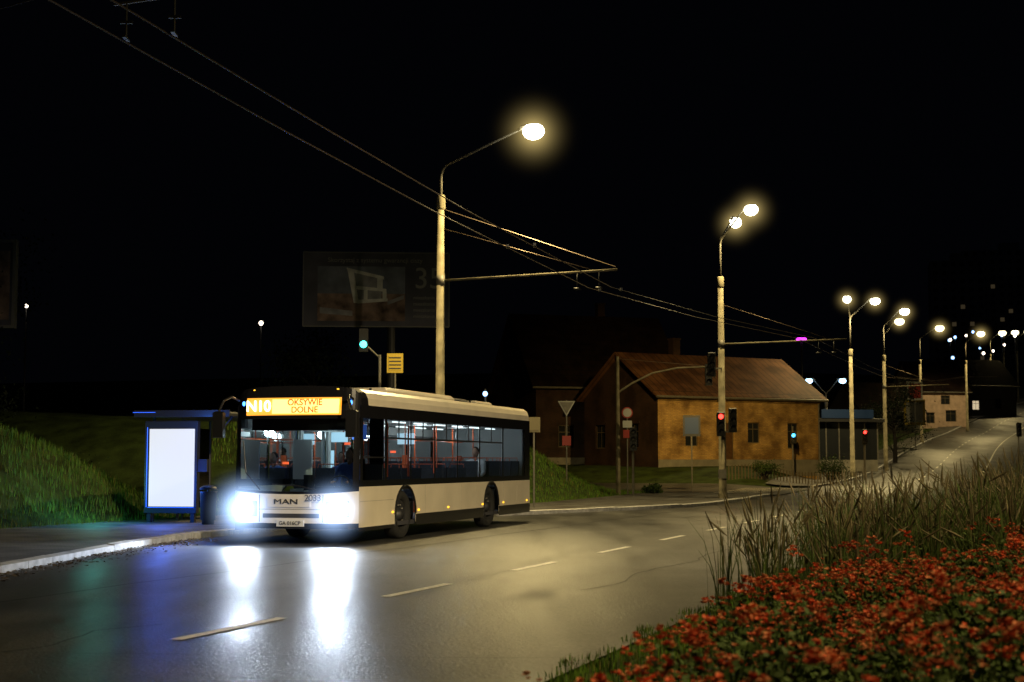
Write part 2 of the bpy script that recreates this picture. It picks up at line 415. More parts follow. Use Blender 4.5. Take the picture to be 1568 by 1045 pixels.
def fbox(y0,y1,z0,z1,m,d=.012,x=None):
    vs=[];fs=[];K=8
    for i in range(K+1):
        y=y0+(y1-y0)*i/K
        for z in(z0,z1): vs.append((xf(y,z)-d,y,z))
        for z in(z0,z1): vs.append((xf(y,z)+.01,y,z))
    for i in range(K):
        a=i*4;b=a+4
        fs+= [(a,a+1,b+1,b),(a+1,a+3,b+3,b+1),(a,b,b+2,a+2)]
    fs+=[(0,2,3,1),(K*4,K*4+1,K*4+3,K*4+2)]
    g2.add(vs,fs,m)
M['disp']=em('destination_display',(1,.36,.02),1.6)
M['disp2']=em('destination_display_bright',(1,.62,.14),3.0)
M['dtext2']=em('display_text_amber',(1,.16,.0),.85)
M['dtext3']=em('display_text_bright',(1,.9,.5),6)
M['plate']=pm('plate_white',(.7,.7,.7),.4)
M['badge']=pm('badge_dark',(.05,.05,.055),.3)
fbox(.30,2.32,2.40,2.79,'bblack',.012)
fbox(.33,2.29,2.43,2.76,'disp',.02)
fbox(.37,1.72,2.46,2.73,'disp2',.026)
fbox(.88,1.75,.70,.89,'whitef',.03)
fbox(.5,2.05,.655,.662,'dark',.004); 
for y0,y1 in((.62,.63),(1.92,1.93)): fbox(y0,y1,.42,.93,'dark',.004)
fbox(1.0,1.55,.34,.46,'plate',.035)
fbox(.7,1.85,.50,.58,'badge',.006)
fbox(.05,.5,.32,.38,'bblack',.02); fbox(W-.5,W-.05,.32,.38,'bblack',.02)
for yy in(.42,2.13): 
    g2.ell((xf(yy,2.9)+.02,yy,2.915),(.025,.04,.02),'amber',8,6)
for yc in(.36,W-.36):
    r=.175; c=(xf(yc,.66)-.02,yc,.66)
    vs=[(c[0]-.03,c[1],c[2])]+[(c[0]+.02,c[1]+r*math.cos(a*math.pi/12),c[2]+r*.85*math.sin(a*math.pi/12)) for a in range(24)]
    g2.add(vs,[(0,1+i,1+(i+1)%24) for i in range(24)],'lens')
    fbox(yc-.21,yc+.21,.52,.81,'steel',.004)
    yo=yc+(-.17 if yc<1 else .17)
    g2.ell((xf(yo,.74)-.0,yo+(.0),.75),(.04,.04,.045),'lens2',8,6)
g2.build('front_fittings',bus)
for yc in(.36,W-.36): glareball((xf(yc,.66)-.14,yc,.66),1.0 if yc>1 else .85,'glareb',bus)  # painted glare in front of both headlights
g2=MB()
for yy in(.17,W-.17): g2.ell((xf(yy,2.7)-.01,yy,2.66),(.03,.035,.045),'blue',8,6)
for xx in(2.0,3.5,5.4,7.9,9.6,11.7): g2.box((xx-.04,-.015,.54),(xx+.04,0.0,.58),'amber')
g2.build('marker_lights',bus)
g2=MB()
g2.tube([(xf(.5,1.0)-.05,.75,1.02),(xf(.9,1.2)-.05,1.1,1.1),(xf(1.2,1.6)-.05,1.65,1.13)],.014,'black',6)
g2.tube([(xf(.5,1.0)-.05,1.9,1.02),(-.03,2.2,1.35),(xf(2.2,1.6)-.02,2.3,1.95)],.014,'black',6)
for sgn,yb in((-1,.1),(1,W-.1)):
    yo=yb+sgn*.18
    g2.tube([(.15,yb,2.72),(-.12,yb+sgn*.03,2.78),(-.3,yb+sgn*.1,2.7),(-.33,yo,2.5)],.028,'black',8)
    g2.box((-.38,yo-.11,2.0),(-.26,yo+.11,2.5),'black',ch=.03)
g2.build('mirrors_and_wipers',bus,bevel=.01)
g2=MB()
g2.box((3.2,.6,2.95),(7.6,1.95,3.10),'white',ch=.07)
g2.box((7.75,.7,2.95),(8.9,1.85,3.07),'black',ch=.04)
g2.box((9.3,.6,2.95),(10.6,1.95,3.06),'grime',ch=.05)
for x in(1.4,7.7): g2.tube([(x,.25,2.93),(x,.25,2.99)],.03,'black',8)
g2.build('roof_units',bus,bevel=.012)
g2=MB(); g2.box((L-.02,.35,1.5),(L+.012,W-.35,2.5),'bblack')
M['red']=em('tail_lamp',(1,.02,.01),2)
for yy in(.12,W-.2): g2.box((L,yy,.7),(L+.02,yy+.1,1.2),'red')
g2.build('rear_fittings',bus)
g2=MB()
for ax in AX:
    for y0,dr in((.05,1),(W-.05,-1)):
        nn=28
        for cs,mm in(([(.30,.10),(.31,.04),(.37,.0),(.44,.0),(.475,.03),(.485,.08),(.485,.24),(.46,.28),(.3,.28)],'rubber'),([(.30,.08),(.27,.05),(.24,.09),(.16,.13),(.11,.10),(.10,.02),(.0,.0)],'rim')):
            vs=[];fs=[]
            for r,d in cs:
                for k in range(nn):
                    a=2*math.pi*k/nn; vs.append((ax+r*math.cos(a),y0+dr*d,.485+r*math.sin(a)))
            for j in range(len(cs)-1):
                for k in range(nn):
                    k2=(k+1)%nn; fs.append((j*nn+k,j*nn+k2,(j+1)*nn+k2,(j+1)*nn+k))
            g2.add(vs,fs,mm)
        for k in range(10):
            a=2*math.pi*k/10; g2.ell((ax+.2*math.cos(a),y0+dr*.09,.485+.2*math.sin(a)),(.018,.03,.018),'steel',6,4)
g2.build('wheels',bus,True)
g2=MB()
g2.box((.3,.05,.28),(L-.1,W-.05,.36),'floor')
g2.box((.35,.06,2.40),(L-.15,W-.06,2.44),'ceil')
g2.box((L-.5,.06,.4),(L-.4,W-.06,2.4),'ceil')
g2.box((1.62,.06,.4),(1.66,.95,1.5),'ceil'); g2.box((1.62,.06,1.5),(1.66,.35,2.4),'black')
g2.box((.22,.12,.7),(.6,2.35,.98),'black')
g2.box((.45,.25,.98),(.6,1.0,1.08),'black')
g2.box((.32,.3,2.15),(.9,W-.3,2.4),'black')
for yy in(.55,W-.6): 
    for k in range(7): g2.box((2.2+k*1.3,yy,2.37),(2.9+k*1.3,yy+.05,2.395),'strip')
for ax in AX: 
    g2.box((ax-.66,.3,.36),(ax+.66,.62,1.0),'ceil'); g2.box((ax-.66,W-.62,.36),(ax+.66,W-.3,1.0),'ceil')
    g2.box((ax-.58,.015,1.0),(ax+.58,.7,1.06),'black')
M['poster2']=em('info_screen',(.5,.8,1),1.3); M['scr2']=em('info_screen_blue',(.08,.25,1),1.6); M['scr3']=em('red_indicator',(1,.12,.03),2)
M['panelw']=pm('interior_panel_light',(.7,.72,.7),.5)
g2.box((2.4,1.15,1.95),(2.44,1.5,2.15),'poster2'); g2.box((6.2,1.1,1.95),(6.24,1.5,2.2),'poster2')
g2.box((4.5,W-.09,1.3),(4.8,W-.07,1.8),'poster2'); g2.box((.62,1.12,1.0),(.7,1.3,1.3),'dark')
g2.box((2.3,.7,2.0),(2.34,1.0,2.3),'scr2'); g2.box((2.0,1.75,1.2),(2.04,2.15,2.0),'panelw'); g2.box((6.0,W-.1,1.3),(6.9,W-.08,1.7),'panelw'); g2.box((3.0,.9,2.1),(3.9,1.0,2.2),'panelw')
for x_ in(3.0,4.45,6.02,7.66,9.55): g2.box((x_,W-.1,1.1),(x_+.14,W-.05,2.4),'panelw')
g2.box((.5,W-.12,2.2),(11.5,W-.06,2.39),'panelw')
for x_,y_,z_ in((2.9,1.3,1.9),(5.8,1.4,1.75),(1.2,1.9,1.5)): g2.box((x_,y_,z_),(x_+.04,y_+.12,z_+.05),'scr3')
g2.build('cabin',bus)
g2=MB()
def seatm(x,y,z=.85):
    g2.box((x,y,z-.06),(x+.42,y+.42,z+.02),'seat',ch=.02)
    g2.add([(x+.40,y,z),(x+.46,y,z),(x+.56,y,z+.62),(x+.5,y,z+.62),(x+.40,y+.42,z),(x+.46,y+.42,z),(x+.56,y+.42,z+.62),(x+.5,y+.42,z+.62)],[(0,1,2,3),(7,6,5,4),(0,3,7,4),(1,5,6,2),(3,2,6,7)],'seat')
    g2.tube([(x+.5,y+.02,z+.5),(x+.53,y+.05,z+.7),(x+.53,y+.37,z+.7),(x+.5,y+.4,z+.5)],.012,'rail',6)
    g2.box((x+.1,y+.1,.36),(x+.3,y+.3,z-.06),'dark')
for x in(2.2,3.4,4.3,6.4,7.3,8.2,9.2,10.1,10.8):
    for y in(.1,.55,W-.55,W-1.0):
        if y>1.2 and 4.2<x<6.3: continue
        seatm(x,y,.80 if x<7 else .95)
g2.build('seats',bus)
g2=MB()
for x in(3.1,4.2,5.3,7.4,10.2):
    for y in(.98,W-1.02): g2.tube([(x,y,.36),(x+.04,y,1.3),(x,y,2.4)],.015,'rail',6)
for y in(.98,W-1.02): g2.tube([(2.7,y,2.05),(11,y,2.05)],.012,'rail',6)
for x in(2.0,3.2,4.8): g2.tube([(x,.12,1.25),(x,.12,2.3)],.022,'rail',6)
for x in(5.5,9.3): g2.box((x,1.0,1.4),(x+.08,1.12,1.7),'rail')
g2.build('handrails',bus)
g2=MB()
g2.tube([(.72+.0+.10*math.sin(a*math.pi/10),.62+.23*math.cos(a*math.pi/10),1.08+.2*math.sin(a*math.pi/10)) for a in range(21)],.015,'black',6)
g2.tube([(.6,.62,.9),(.72,.62,1.08)],.03,'black',8)
g2.box((1.05,.4,.8),(1.5,.85,.92),'seat',ch=.02); g2.box((1.48,.42,.9),(1.58,.83,1.6),'seat'); g2.box((1.48,.53,1.6),(1.56,.72,1.78),'seat')
g2.build('driver_cab',bus,bevel=.01)
def front_mtx(y,z,d=.025,k=1):
    x=xf(y,z)-d; m=Matrix(((0,0,-1,x),(-1,0,0,y),(0,1,0,z),(0,0,0,1))); return m
text('N10','dtext3',.29,front_mtx(2.00,2.595,.055),bus,'route_number',off=.004)
text('OKSYWIE','dtext2',.165,front_mtx(1.04,2.665,.05),bus,'destination_line_1',off=.004)
text('DOLNE','dtext2',.165,front_mtx(1.04,2.525,.05),bus,'destination_line_2',off=.004)
t=text('MAN','badge',.17,front_mtx(1.36,.80,.045),bus,'maker_badge',.006); t.scale=(1.35,.8,1)
text('2033','badge',.17,front_mtx(.80,.87,.07),bus,'fleet_number')
text('GA 016CP','badge',.1,front_mtx(1.275,.40,.05),bus,'number_plate_text')
for i,(x,e) in enumerate(((1.9,10),(4.3,26),(7.2,26),(10,20))):
    light('cabin_light','POINT',(x,1.27,2.2),e,(.82,.95,1),bus,.1)
for yc in(.36,W-.36):
    light('headlight_beam','SPOT',(-.12,yc,.66),900 if yc<1 else 800,(.70,.82,1),bus,.14,dir=(-1,.0 if yc<1 else .22,-.055),ang=math.radians(110),blend=1)

# ---------------------------------------------------------------- people
M['skin']=pm('skin',(.45,.27,.19),.6); M['shirtb']=pm('shirt_blue',(.08,.16,.5),.8,var=.2,scale=10); M['shirtw']=pm('jacket_pale',(.6,.62,.65),.8,var=.2); M['trouser']=pm('trousers',(.02,.025,.04),.85); M['hair']=pm('hair_brown',(.03,.018,.01),.7)
def person(name,x,y,z,parent_m,shirt,hands):
    e=root(name); e.matrix_world=parent_m@Matrix.Translation((x,y,z))
    V=[(0,0,.1),(0.02,0,.3),(0.03,0,.5),(0.0,0,.62),
       (0.02,-.19,.53),(-.12,-.25,.28),hands[0],(0.02,.19,.53),(-.12,.25,.28),hands[1]]
    E=[(0,1),(1,2),(2,3),(2,4),(4,5),(5,6),(2,7),(7,8),(8,9)]
    Rr=[.15,.14,.16,.06,.075,.055,.035,.075,.055,.035]
    V2=[(0,0,.08),(-.02,-.1,.06),(-.42,-.12,.08),(-.42,-.12,-.32),(-.02,.1,.06),(-.42,.12,.08),(-.42,.12,-.32),(-.52,-.12,-.36),(-.52,.12,-.36)]
    E2=[(0,1),(1,2),(2,3),(0,4),(4,5),(5,6),(3,7),(6,8)]; R2=[.14,.1,.075,.05,.1,.075,.05,.045,.045]
    for nm,v,ed,r,m in(('torso',V,E,Rr,shirt),('legs',V2,E2,R2,'trouser')):
        me=bpy.data.meshes.new(nm); me.from_pydata(v,ed,[]); me.materials.append(M[m]); o=bpy.data.objects.new(nm,me); col.objects.link(o); o.parent=e
        o.modifiers.new('skin','SKIN')
        for i,sv_ in enumerate(me.skin_vertices[0].data): sv_.radius=(r[i],r[i])
        me.skin_vertices[0].data[0].use_root=True
        sb=o.modifiers.new('sub','SUBSURF'); sb.levels=2; sb.render_levels=2
    h=MB(); h.ell((-.02,0,.77),(.1,.078,.125),'skin',16,12); h.ell((-.115,0,.765),(.022,.014,.025),'skin',8,6)
    h.ell((0.012,0,.80),(.103,.086,.115),'hair',16,10,0,1.75)
    for sy in(-1,1): h.ell((0,sy*.08,.77),(.022,.01,.03),'skin',8,6); h.ell((-.1,sy*.03,.785),(.012,.012,.008),'badge',6,4)
    h.box((-.115,-.022,.712),(-.1,.022,.72),'hair')
    h.tube([(0,0,.58),(-.01,0,.68)],.05,'skin',10)
    for hp in hands:
        hx,hy,hz=hp; h.ell((hx-.03,hy,hz),(.05,.035,.02),'skin',10,6)
        for k in range(4): h.tube([(hx-.06,hy-.026+.017*k,hz),(hx-.1+.004*abs(k-1.5),hy-.026+.017*k,hz-.005),(hx-.11,hy-.026+.017*k,hz-.035)],[.009,.008,.006],'skin',6)
        s_=1 if hy<0 else -1
        h.tube([(hx-.02,hy+s_*.03,hz),(hx-.06,hy+s_*.05,hz-.015)],[.01,.007],'skin',6)
    h.build('head_and_hands',e,True)
BM=Matrix.Translation((bx,by,.012))@Matrix.Rotation(math.radians(73.58),4,'Z')
person('bus_driver',1.28,.62,.92,BM,'shirtb',((-.42,-.15,.25),(-.42,.15,.25)))
person('passenger',8.35,.32,1.0,BM,'shirtw',((-.3,-.08,.14),(-.3,.08,.14)))
person('passenger',3.55,1.75,.85,BM,'shirtb',((-.3,-.08,.14),(-.3,.08,.14)))

# ---------------------------------------------------------------- street lamps
YEL=(1,.76,.32)
def street_lamp(x,y,arms,power,zt=11.45,bowl='lamp',bracket=None,mat='conc',ptop=8.3,white=False,bs=1.0,aim=None,hz=None):
    z=H(x,y); e=root('street_lamp',x,y,z); g=MB()
    g.tube([(0,0,-.3),(0,0,.3),(0,0,.3),(0,0,ptop)],[.19,.19,.155,.105],mat,14)
    g.tube([(0,0,ptop-.45),(0,0,ptop-.4),(0,0,ptop-.05),(0,0,ptop)],[.12,.14,.14,.1],mat,12)
    g.box((-.17,-.17,-.1),(.17,.17,.12),'steel',ch=.03)
    top=zt-.35
    for i,(ax,ay) in enumerate(arms):
        Ln=math.hypot(ax,ay); ux,uy=ax/Ln,ay/Ln; an=math.atan2(uy,ux)
        P=[(0,0,ptop-.1),(0,0,top-1.0)]
        for k in range(1,6):
            a=k/5*math.pi/2*.88; P.append((ux*.32*(1-math.cos(a)),uy*.32*(1-math.cos(a)),top-1.0+.45*math.sin(a)))
        P.append((ax-ux*.35,ay-uy*.35,top+.33)); 
        g.tube(P,[.05]*2+[.04]*5+[.03],'steel',8)
        g.ell((ax-ux*.05,ay-uy*.05,top+.40),(.36,.13,.08),'steel',14,8,0,math.pi/2,an)
        g.tube([(ax-ux*.45,ay-uy*.45,top+.31),(ax-ux*.3,ay-uy*.3,top+.38)],.05,'steel',8)
        g.ell((ax+ux*.04,ay+uy*.04,top+.24),(.29*bs,.23*bs,.22*bs),bowl,18,8,math.pi*.24,math.pi,an)
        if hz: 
            hb=glareball((ax+ux*.04,ay+uy*.04,top+.2),hz,'glare',e)  # painted glare around the bowl
        if power:
            pw=power[i] if isinstance(power,(list,tuple)) else power/len(arms)
            lp=(ax+ux*.04,ay+uy*.04,top+.20-.22*bs-.08); C=YEL if not white else (.6,.8,1)
            if aim and aim[i]: light('lamp_light','SPOT',lp,pw,aim[i][1] if len(aim[i])>2 else C,e,.16,dir=aim[i][0],ang=math.radians(aim[i][-1]),blend=1)
            else: light('lamp_light','SPOT',lp,pw,C,e,.16,dir=(0,0,-1),ang=math.radians(160),blend=.6)
    if bracket:
        bz,bl,dx,dy,rise=bracket
        g.tube([(0,0,bz),(dx*bl,dy*bl,bz+rise)],.035,'conc',8)
        g.tube([(0,0,bz+1.6),(dx*bl*.85,dy*bl*.85,bz+rise+.05)],.01,'wire',6)
        g.tube([(0,0,bz-.15),(0,0,bz+.15)],.14,'steel',10)
        for k in(.78,.9): g.tube([(dx*bl*k,dy*bl*k,bz+rise),(dx*bl*k,dy*bl*k,bz+rise-.5)],.02,'dark',6); g.box((dx*bl*k-.1,dy*bl*k-.04,bz+rise-.54),(dx*bl*k+.1,dy*bl*k+.04,bz+rise-.48),'dark')
    g.build('pole_and_arm',e,True)
    return e
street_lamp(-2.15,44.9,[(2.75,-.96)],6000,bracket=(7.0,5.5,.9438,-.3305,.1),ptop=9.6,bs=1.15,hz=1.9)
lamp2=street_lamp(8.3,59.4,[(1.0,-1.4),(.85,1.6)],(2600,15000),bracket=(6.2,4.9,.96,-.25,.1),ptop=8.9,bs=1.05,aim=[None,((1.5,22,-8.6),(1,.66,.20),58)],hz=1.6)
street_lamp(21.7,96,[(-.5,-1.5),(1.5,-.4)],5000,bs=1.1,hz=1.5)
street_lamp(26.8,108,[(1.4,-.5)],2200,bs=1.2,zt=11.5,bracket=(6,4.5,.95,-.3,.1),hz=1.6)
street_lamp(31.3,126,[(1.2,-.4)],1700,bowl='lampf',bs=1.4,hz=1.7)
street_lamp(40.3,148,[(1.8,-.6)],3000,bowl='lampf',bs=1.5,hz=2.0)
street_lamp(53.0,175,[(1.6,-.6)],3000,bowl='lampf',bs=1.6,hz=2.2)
for s_,t_ in((230,-4.6),(243,-4.6),(256,-4.6),(270,-4.6),(236,12),(285,-4.6),(300,12)):
    x,y=st(s_,t_); street_lamp(x,y,[(1.6 if t_<0 else -1.6,-.5)],2400 if s_==230 else 0,bowl='lampf',bs=1.9)
# street lamps of the same road that stand outside the frame
street_lamp(11.0,3.0,[(-2.2,.9),(-3.4,1.8)],(26000,4200),ptop=9.6,aim=[((-9.5,27,-9.5),(1,.80,.48),38),None])
street_lamp(13.0,16.0,[(-1.5,.9)],3400,ptop=9.6)
x,y=25.1,120; e=street_lamp(x,y,[(-1.3,0),(1.3,0)],0,zt=6.4,bowl='lampw',ptop=4.6,mat='steel',white=True)

# ---------------------------------------------------------------- overhead wires
g=MB(); Z=6.3
def wpath(off):
    base=[(-9.5,-2,Z),(-4.75,15.2,Z),(-3.2,21.4,Z-.02),(-1.5,28,Z-.02),(2.1,40.8,Z),(6,49,Z),(11,57.6,Z),(17.5,76,Z+.1),(23.5,94.5,Z+.6),(35,125,Z+2),(44,147,Z+3.6),(56,175,Z+5.2)]
    return [(a+off*.95,b-off*.33,c) for a,b,c in base]
for o_,r in((0,.011),(.62,.011)): g.tube(wpath(o_),r,'wire',5)
g.tube([(-13,25.2,8.15),(-6.8,20,7.75),(2,12.6,7.3),(12,5,7.6)],.009,'wire',5)
g.tube([(-2.15,44.9,9.2),(3.0,43.2,7.2)],.01,'wire',5)
for o_ in(0,.62):
    x,y=-4.35+o_*.95,16.6-o_*.33
    g.tube([(x,y,6.3),(x,y,6.72)],.012,'dark',6); g.box((x-.02,y-.10,6.3),(x+.02,y+.10,6.325),'dark'); g.tube([(x-.07,y,6.5),(x+.07,y,6.5)],.02,'dark',6)
    for yy in(33,41.5): 
        xx=lerp([(28,-1.5),(40.8,2.1),(49,6)],yy)+o_*.95; g.box((xx-.03,yy-.15-o_*.3,6.29),(xx+.03,yy+.15-o_*.3,6.35),'dark')
g.tube([(-4.5,16.65,6.72),(-3.5,16.3,6.75)],.018,'steel',6)
g.build('overhead_wires')

# ---------------------------------------------------------------- bus shelter
sh=root('bus_shelter',-8.12,36,H(-8.12,36)+.125,math.radians(-19.3+9))
M['poster']=em('poster_backlit',(.76,.79,.84),1.0)
M['bluetube']=em('blue_edge_light',(.02,.12,1),2.2)
g=MB()
g.box((-.66,-.09,.22),(.66,.09,2.42),'dark',ch=.02)
g.box((-.54,-.105,.38),(.60,-.092,2.22),'poster'); g.box((-.54,.092,.38),(.60,.105,2.22),'poster')
for x in(-.60,): g.box((x,-.112,.36),(x+.012,-.094,2.26),'bluetube')
g.box((-.56,-.112,.352),(.6,-.094,.362),'bluetube')
for x in(-.55,.55): g.box((x-.05,-.06,-.02),(x+.05,.06,.22),'dark')
g.box((-.85,-.3,2.52),(1.55,4.4,2.62),'dark',ch=.03)
g.box((-.85,-.33,2.50),(1.55,-.3,2.66),'dark'); g.box((-.87,-.345,2.605),(-.3,-.33,2.615),'bluetube')
for y in(.3,2.1,3.9):
    g.tube([(-.6,y,-.1),(-.6,y,2.52)],.04,'dark',8); g.tube([(1.2,y,2.3),(1.4,y,2.52)],.025,'dark',6)
for a,b in((.35,2.05),(2.15,3.85)): g.box((-.61,a,.25),(-.595,b,2.3),'dglass')
g.box((-.5,.9,.42),(-.12,3.3,.47),'seat'); 
for y in(1.1,3.1): g.box((-.35,y,0),(-.28,y+.06,.42),'dark')
g.box((.66,-.05,1.2),(.9,.05,1.5),'dark')
g.build('shelter_body',sh,bevel=.004)
light('shelter_blue_fill','POINT',(.3,-1.3,.8),110,(.03,.13,1),sh,.25)  # unseen blue fill light, added to tint the pavement
light('shelter_roof_fill','POINT',(1.0,-.7,2.3),34,(.05,.22,1),sh,.1)  # unseen blue fill, added in front of the roof edge
light('shelter_side_fill','POINT',(-1.5,-.9,.9),75,(.12,.60,.50),sh,.1)  # unseen teal fill, added to brighten the grass bank
lb=root('litter_bin',-7.0,34.8,.13); g=MB()
g.tube([(0,0,0),(0,0,.08),(0,0,.1),(0,0,.72),(0,0,.75)],[.14,.14,.17,.19,.21],'dark',14); g.ell((0,0,.8),(.21,.21,.1),'dark',14,6,0,math.pi/2); g.tube([(.0,0,.7),(.0,0,.82)],.03,'dark',6); g.build('bin',lb,True)

# ---------------------------------------------------------------- billboards
q_=3.2
M['bbface']=pm('billboard_face',(.026*q_,.026*q_,.034*q_),.7,var=.4,scale=.6,spec=.1); M['bbpic']=pm('billboard_picture',(.6,.6,.58),.7,var=.3,scale=2,spec=.1); M['bbpic2']=pm('billboard_picture_shade',(.25,.25,.27),.7,var=.4,scale=2,spec=.1); M['bbred']=pm('billboard_photo',(.06*q_,.042*q_,.035*q_),.7,var=.8,scale=1.6,spec=.1); M['bbedge']=pm('billboard_frame',(.14,.14,.14),.6)
M['bbsky']=pm('billboard_photo_sky',(.05*q_,.055*q_,.07*q_),.7,var=.5,scale=1,spec=.1)
bb=root('billboard',-5.4,60,H(-5.4,60),math.radians(4)); g=MB()
zb=7.0-H(-5.4,60)
g.box((-2.95,0,zb),(2.85,.18,zb+2.95),'bbface')
for a,b in(((-2.98,-.03,zb+2.95),(2.88,.24,zb+2.99)),((-2.98,-.03,zb-.04),(2.88,.24,zb)),((-2.99,-.03,zb),(-2.95,.23,zb+2.95)),((2.85,-.03,zb),(2.89,.23,zb+2.95))): g.box(a,b,'bbedge')
g.box((-2.4,-.010,zb+1.3),(1.1,-.004,zb+2.4),'bbsky'); g.box((-2.4,-.012,zb+.2),(1.1,-.004,zb+1.3),'bbred')
def slab(pts,y=-.02,m='bbpic'): g.add([(p[0],y,zb+p[1]) for p in pts]+[(p[0],y+.006,zb+p[1]) for p in pts],[(0,1,2,3),(7,6,5,4),(0,4,5,1),(2,6,7,3),(1,5,6,2),(3,7,4,0)],m)
slab([(-1.15,2.28),(.15,1.98),(.15,1.05),(-.85,.92)],-.02,'bbpic2')
slab([(-1.25,2.35),(.25,2.0),(.25,1.88),(-1.2,2.2)],-.03); slab([(-1.2,2.2),(-.95,2.15),(-.75,.92),(-.95,.92)],-.03)
slab([(-.92,1.62),(.35,1.5),(.35,1.38),(-.88,1.48)],-.03); slab([(-.02,1.95),(.2,1.9),(.2,1.5),(-.02,1.54)],-.03)
slab([(-.55,1.45),(-.4,1.44),(-.4,1.0),(-.55,1.0)],-.03); slab([(-.8,1.05),(.4,1.12),(.4,1.0),(-.8,.9)],-.03); slab([(.2,1.4),(.36,1.38),(.36,1.1),(.2,1.1)],-.03)
slab([(.4,1.0),(1.05,1.25),(1.05,1.1),(.4,.85)],-.028,'bbpic2'); slab([(-2.3,.75),(-1.0,.6),(-1.0,.4),(-2.3,.5)],-.02,'bbpic2')
g.tube([(.55,.15,-.5),(.55,.15,zb)],.16,'dark',12)
g.build('panel',bb)
M['bbtxt']=pm('billboard_text',(.28,.28,.28),.7,spec=.1)
mt=lambda x,z:Matrix(((1,0,0,x),(0,0,-1,-.02),(0,1,0,z),(0,0,0,1)))
text('Skorzystaj z systemu gwarancji ciszy','bbtxt',.26,mt(-.1,zb+2.65),bb,'headline')
text('35','bbtxt',1.2,mt(2.05,zb+1.9),bb,'number')
for k in range(4): text('mieszkania od','bbtxt',.2,mt(2.0,zb+1.15-.25*k),bb,'small_print')
b2=root('billboard',-18.3,52,H(-18.3,52)); g=MB()
z0=6.3-H(-18.3,52); g.box((-5,0,z0),(.9,.2,z0+2.9),'bbface'); g.box((.9,-.05,z0-.1),(1.0,.25,z0+3),'bbedge'); g.box((-5,-.05,z0+2.9),(.9,.25,z0+3),'bbedge'); g.box((-5,-.05,z0-.1),(.9,.25,z0),'bbedge'); g.box((.3,-.02,z0+.2),(.8,-.005,z0+2.6),'bbred'); g.tube([(-2,.1,-1),(-2,.1,z0)],.15,'dark',10); g.build('panel',b2)

# ---------------------------------------------------------------- traffic signals & signs
M['glow_r']=em('signal_red',(1,.03,.02),7); M['glow_g']=em('signal_green',(.05,.9,.75),7); M['glow_b']=em('signal_cyan',(.05,.5,1),7)
M['signw']=pm('sign_white',(.35,.35,.33),.5); M['signr']=pm('sign_red',(.25,.02,.015),.5); M['signy']=pm('sign_yellow',(.5,.36,.04),.5); M['signb']=pm('sign_blue',(.01,.03,.1),.5); M['signd']=pm('sign_back_dull',(.12,.10,.05),.6)
def sighead(g,x,y,z,lit,k=0,n=3):
    g.box((x-.15,y-.1,z),(x+.15,y+.1,z+.3*n+.05),'black',ch=.02)
    for i in range(n):
        zz=z+.17+.3*i; g.ell((x,y-.1,zz),(.1,.03,.1),lit if i==k else 'dark',12,8)
        P=[(x+.12*math.cos(a*math.pi/8),y-.1,zz+.12*math.sin(a*math.pi/8)) for a in range(9)]; Q=[(p[0],y-.28,p[2]) for p in P]
        for i2 in range(8): g.quad(P[i2],P[i2+1],Q[i2+1],Q[i2],'black')
def signal(x,y,lit,k,post=3.3,hz=None,n=3,name='traffic_light'):
    e=root(name,x,y,H(x,y)); g=MB(); g.tube([(0,0,-.2),(0,0,post)],.055,'steel',8); sighead(g,0,-.16,(hz or post-1.0),lit,k,n)
    g.box((-.1,-.16,post-.9),(.1,0,post-.85),'steel'); g.build('signal',e); return e
g=MB(); sighead(g,-.1,-.3,2.55,'glow_r',2); sighead(g,.38,-.25,2.7,'glow_r',99,3); g.box((-.15,-.2,2.7),(.3,0,2.76),'steel')
sighead(g,-.42,-.2,4.9,'glow_r',99); g.box((-.4,-.15,5.2),(0,0,5.26),'steel'); g.box((-.2,-.24,.9),(.12,-.16,1.25),'steel')
g.build('traffic_signal_heads',lamp2)
e=root('traffic_signal_mast',4.65,66,H(4.65,66)); g=MB(); b0=H(4.65,66)
g.tube([(0,0,-.2),(0,0,6.2-b0)],[.11,.07],'conc',10)
g.tube([(0,0,4.6-b0),(.6,-.1,5.0-b0),(1.5,-.2,5.45-b0),(2.6,-.3,5.68-b0),(3.95,-.4,5.72-b0)],[.05,.045,.04,.04,.035],'conc',8)
g.tube([(0,0,6.1-b0),(3.8,-.4,5.75-b0)],.012,'wire',5)
sighead(g,3.95,-.4,4.9-b0,'glow_r',99); g.build('mast',e,False)
signal(16.3,88-.6,'glow_b',1,3.0,2.0,2); signal(22.0,94,'glow_r',2,3.2); signal(35,104,'glow_g',99,3.4); signal(5.1,63.5,'glow_r',99,3.0)
e=root('traffic_light',-4.75,51,H(-4.75,51)); g=MB(); b0=H(-4.75,51)
g.tube([(.25,0,-.2),(.25,0,5.2-b0)],.05,'steel',8); g.tube([(.25,0,5.1-b0),(-.3,0,5.6-b0)],.03,'steel',6); g.box((-.45,-.1,5.3-b0),(-.15,.1,6.1-b0),'black',ch=.02); g.ell((-.3,-.12,5.55-b0),(.12,.05,.12),'glow_g',12,8); g.build('signal',e)
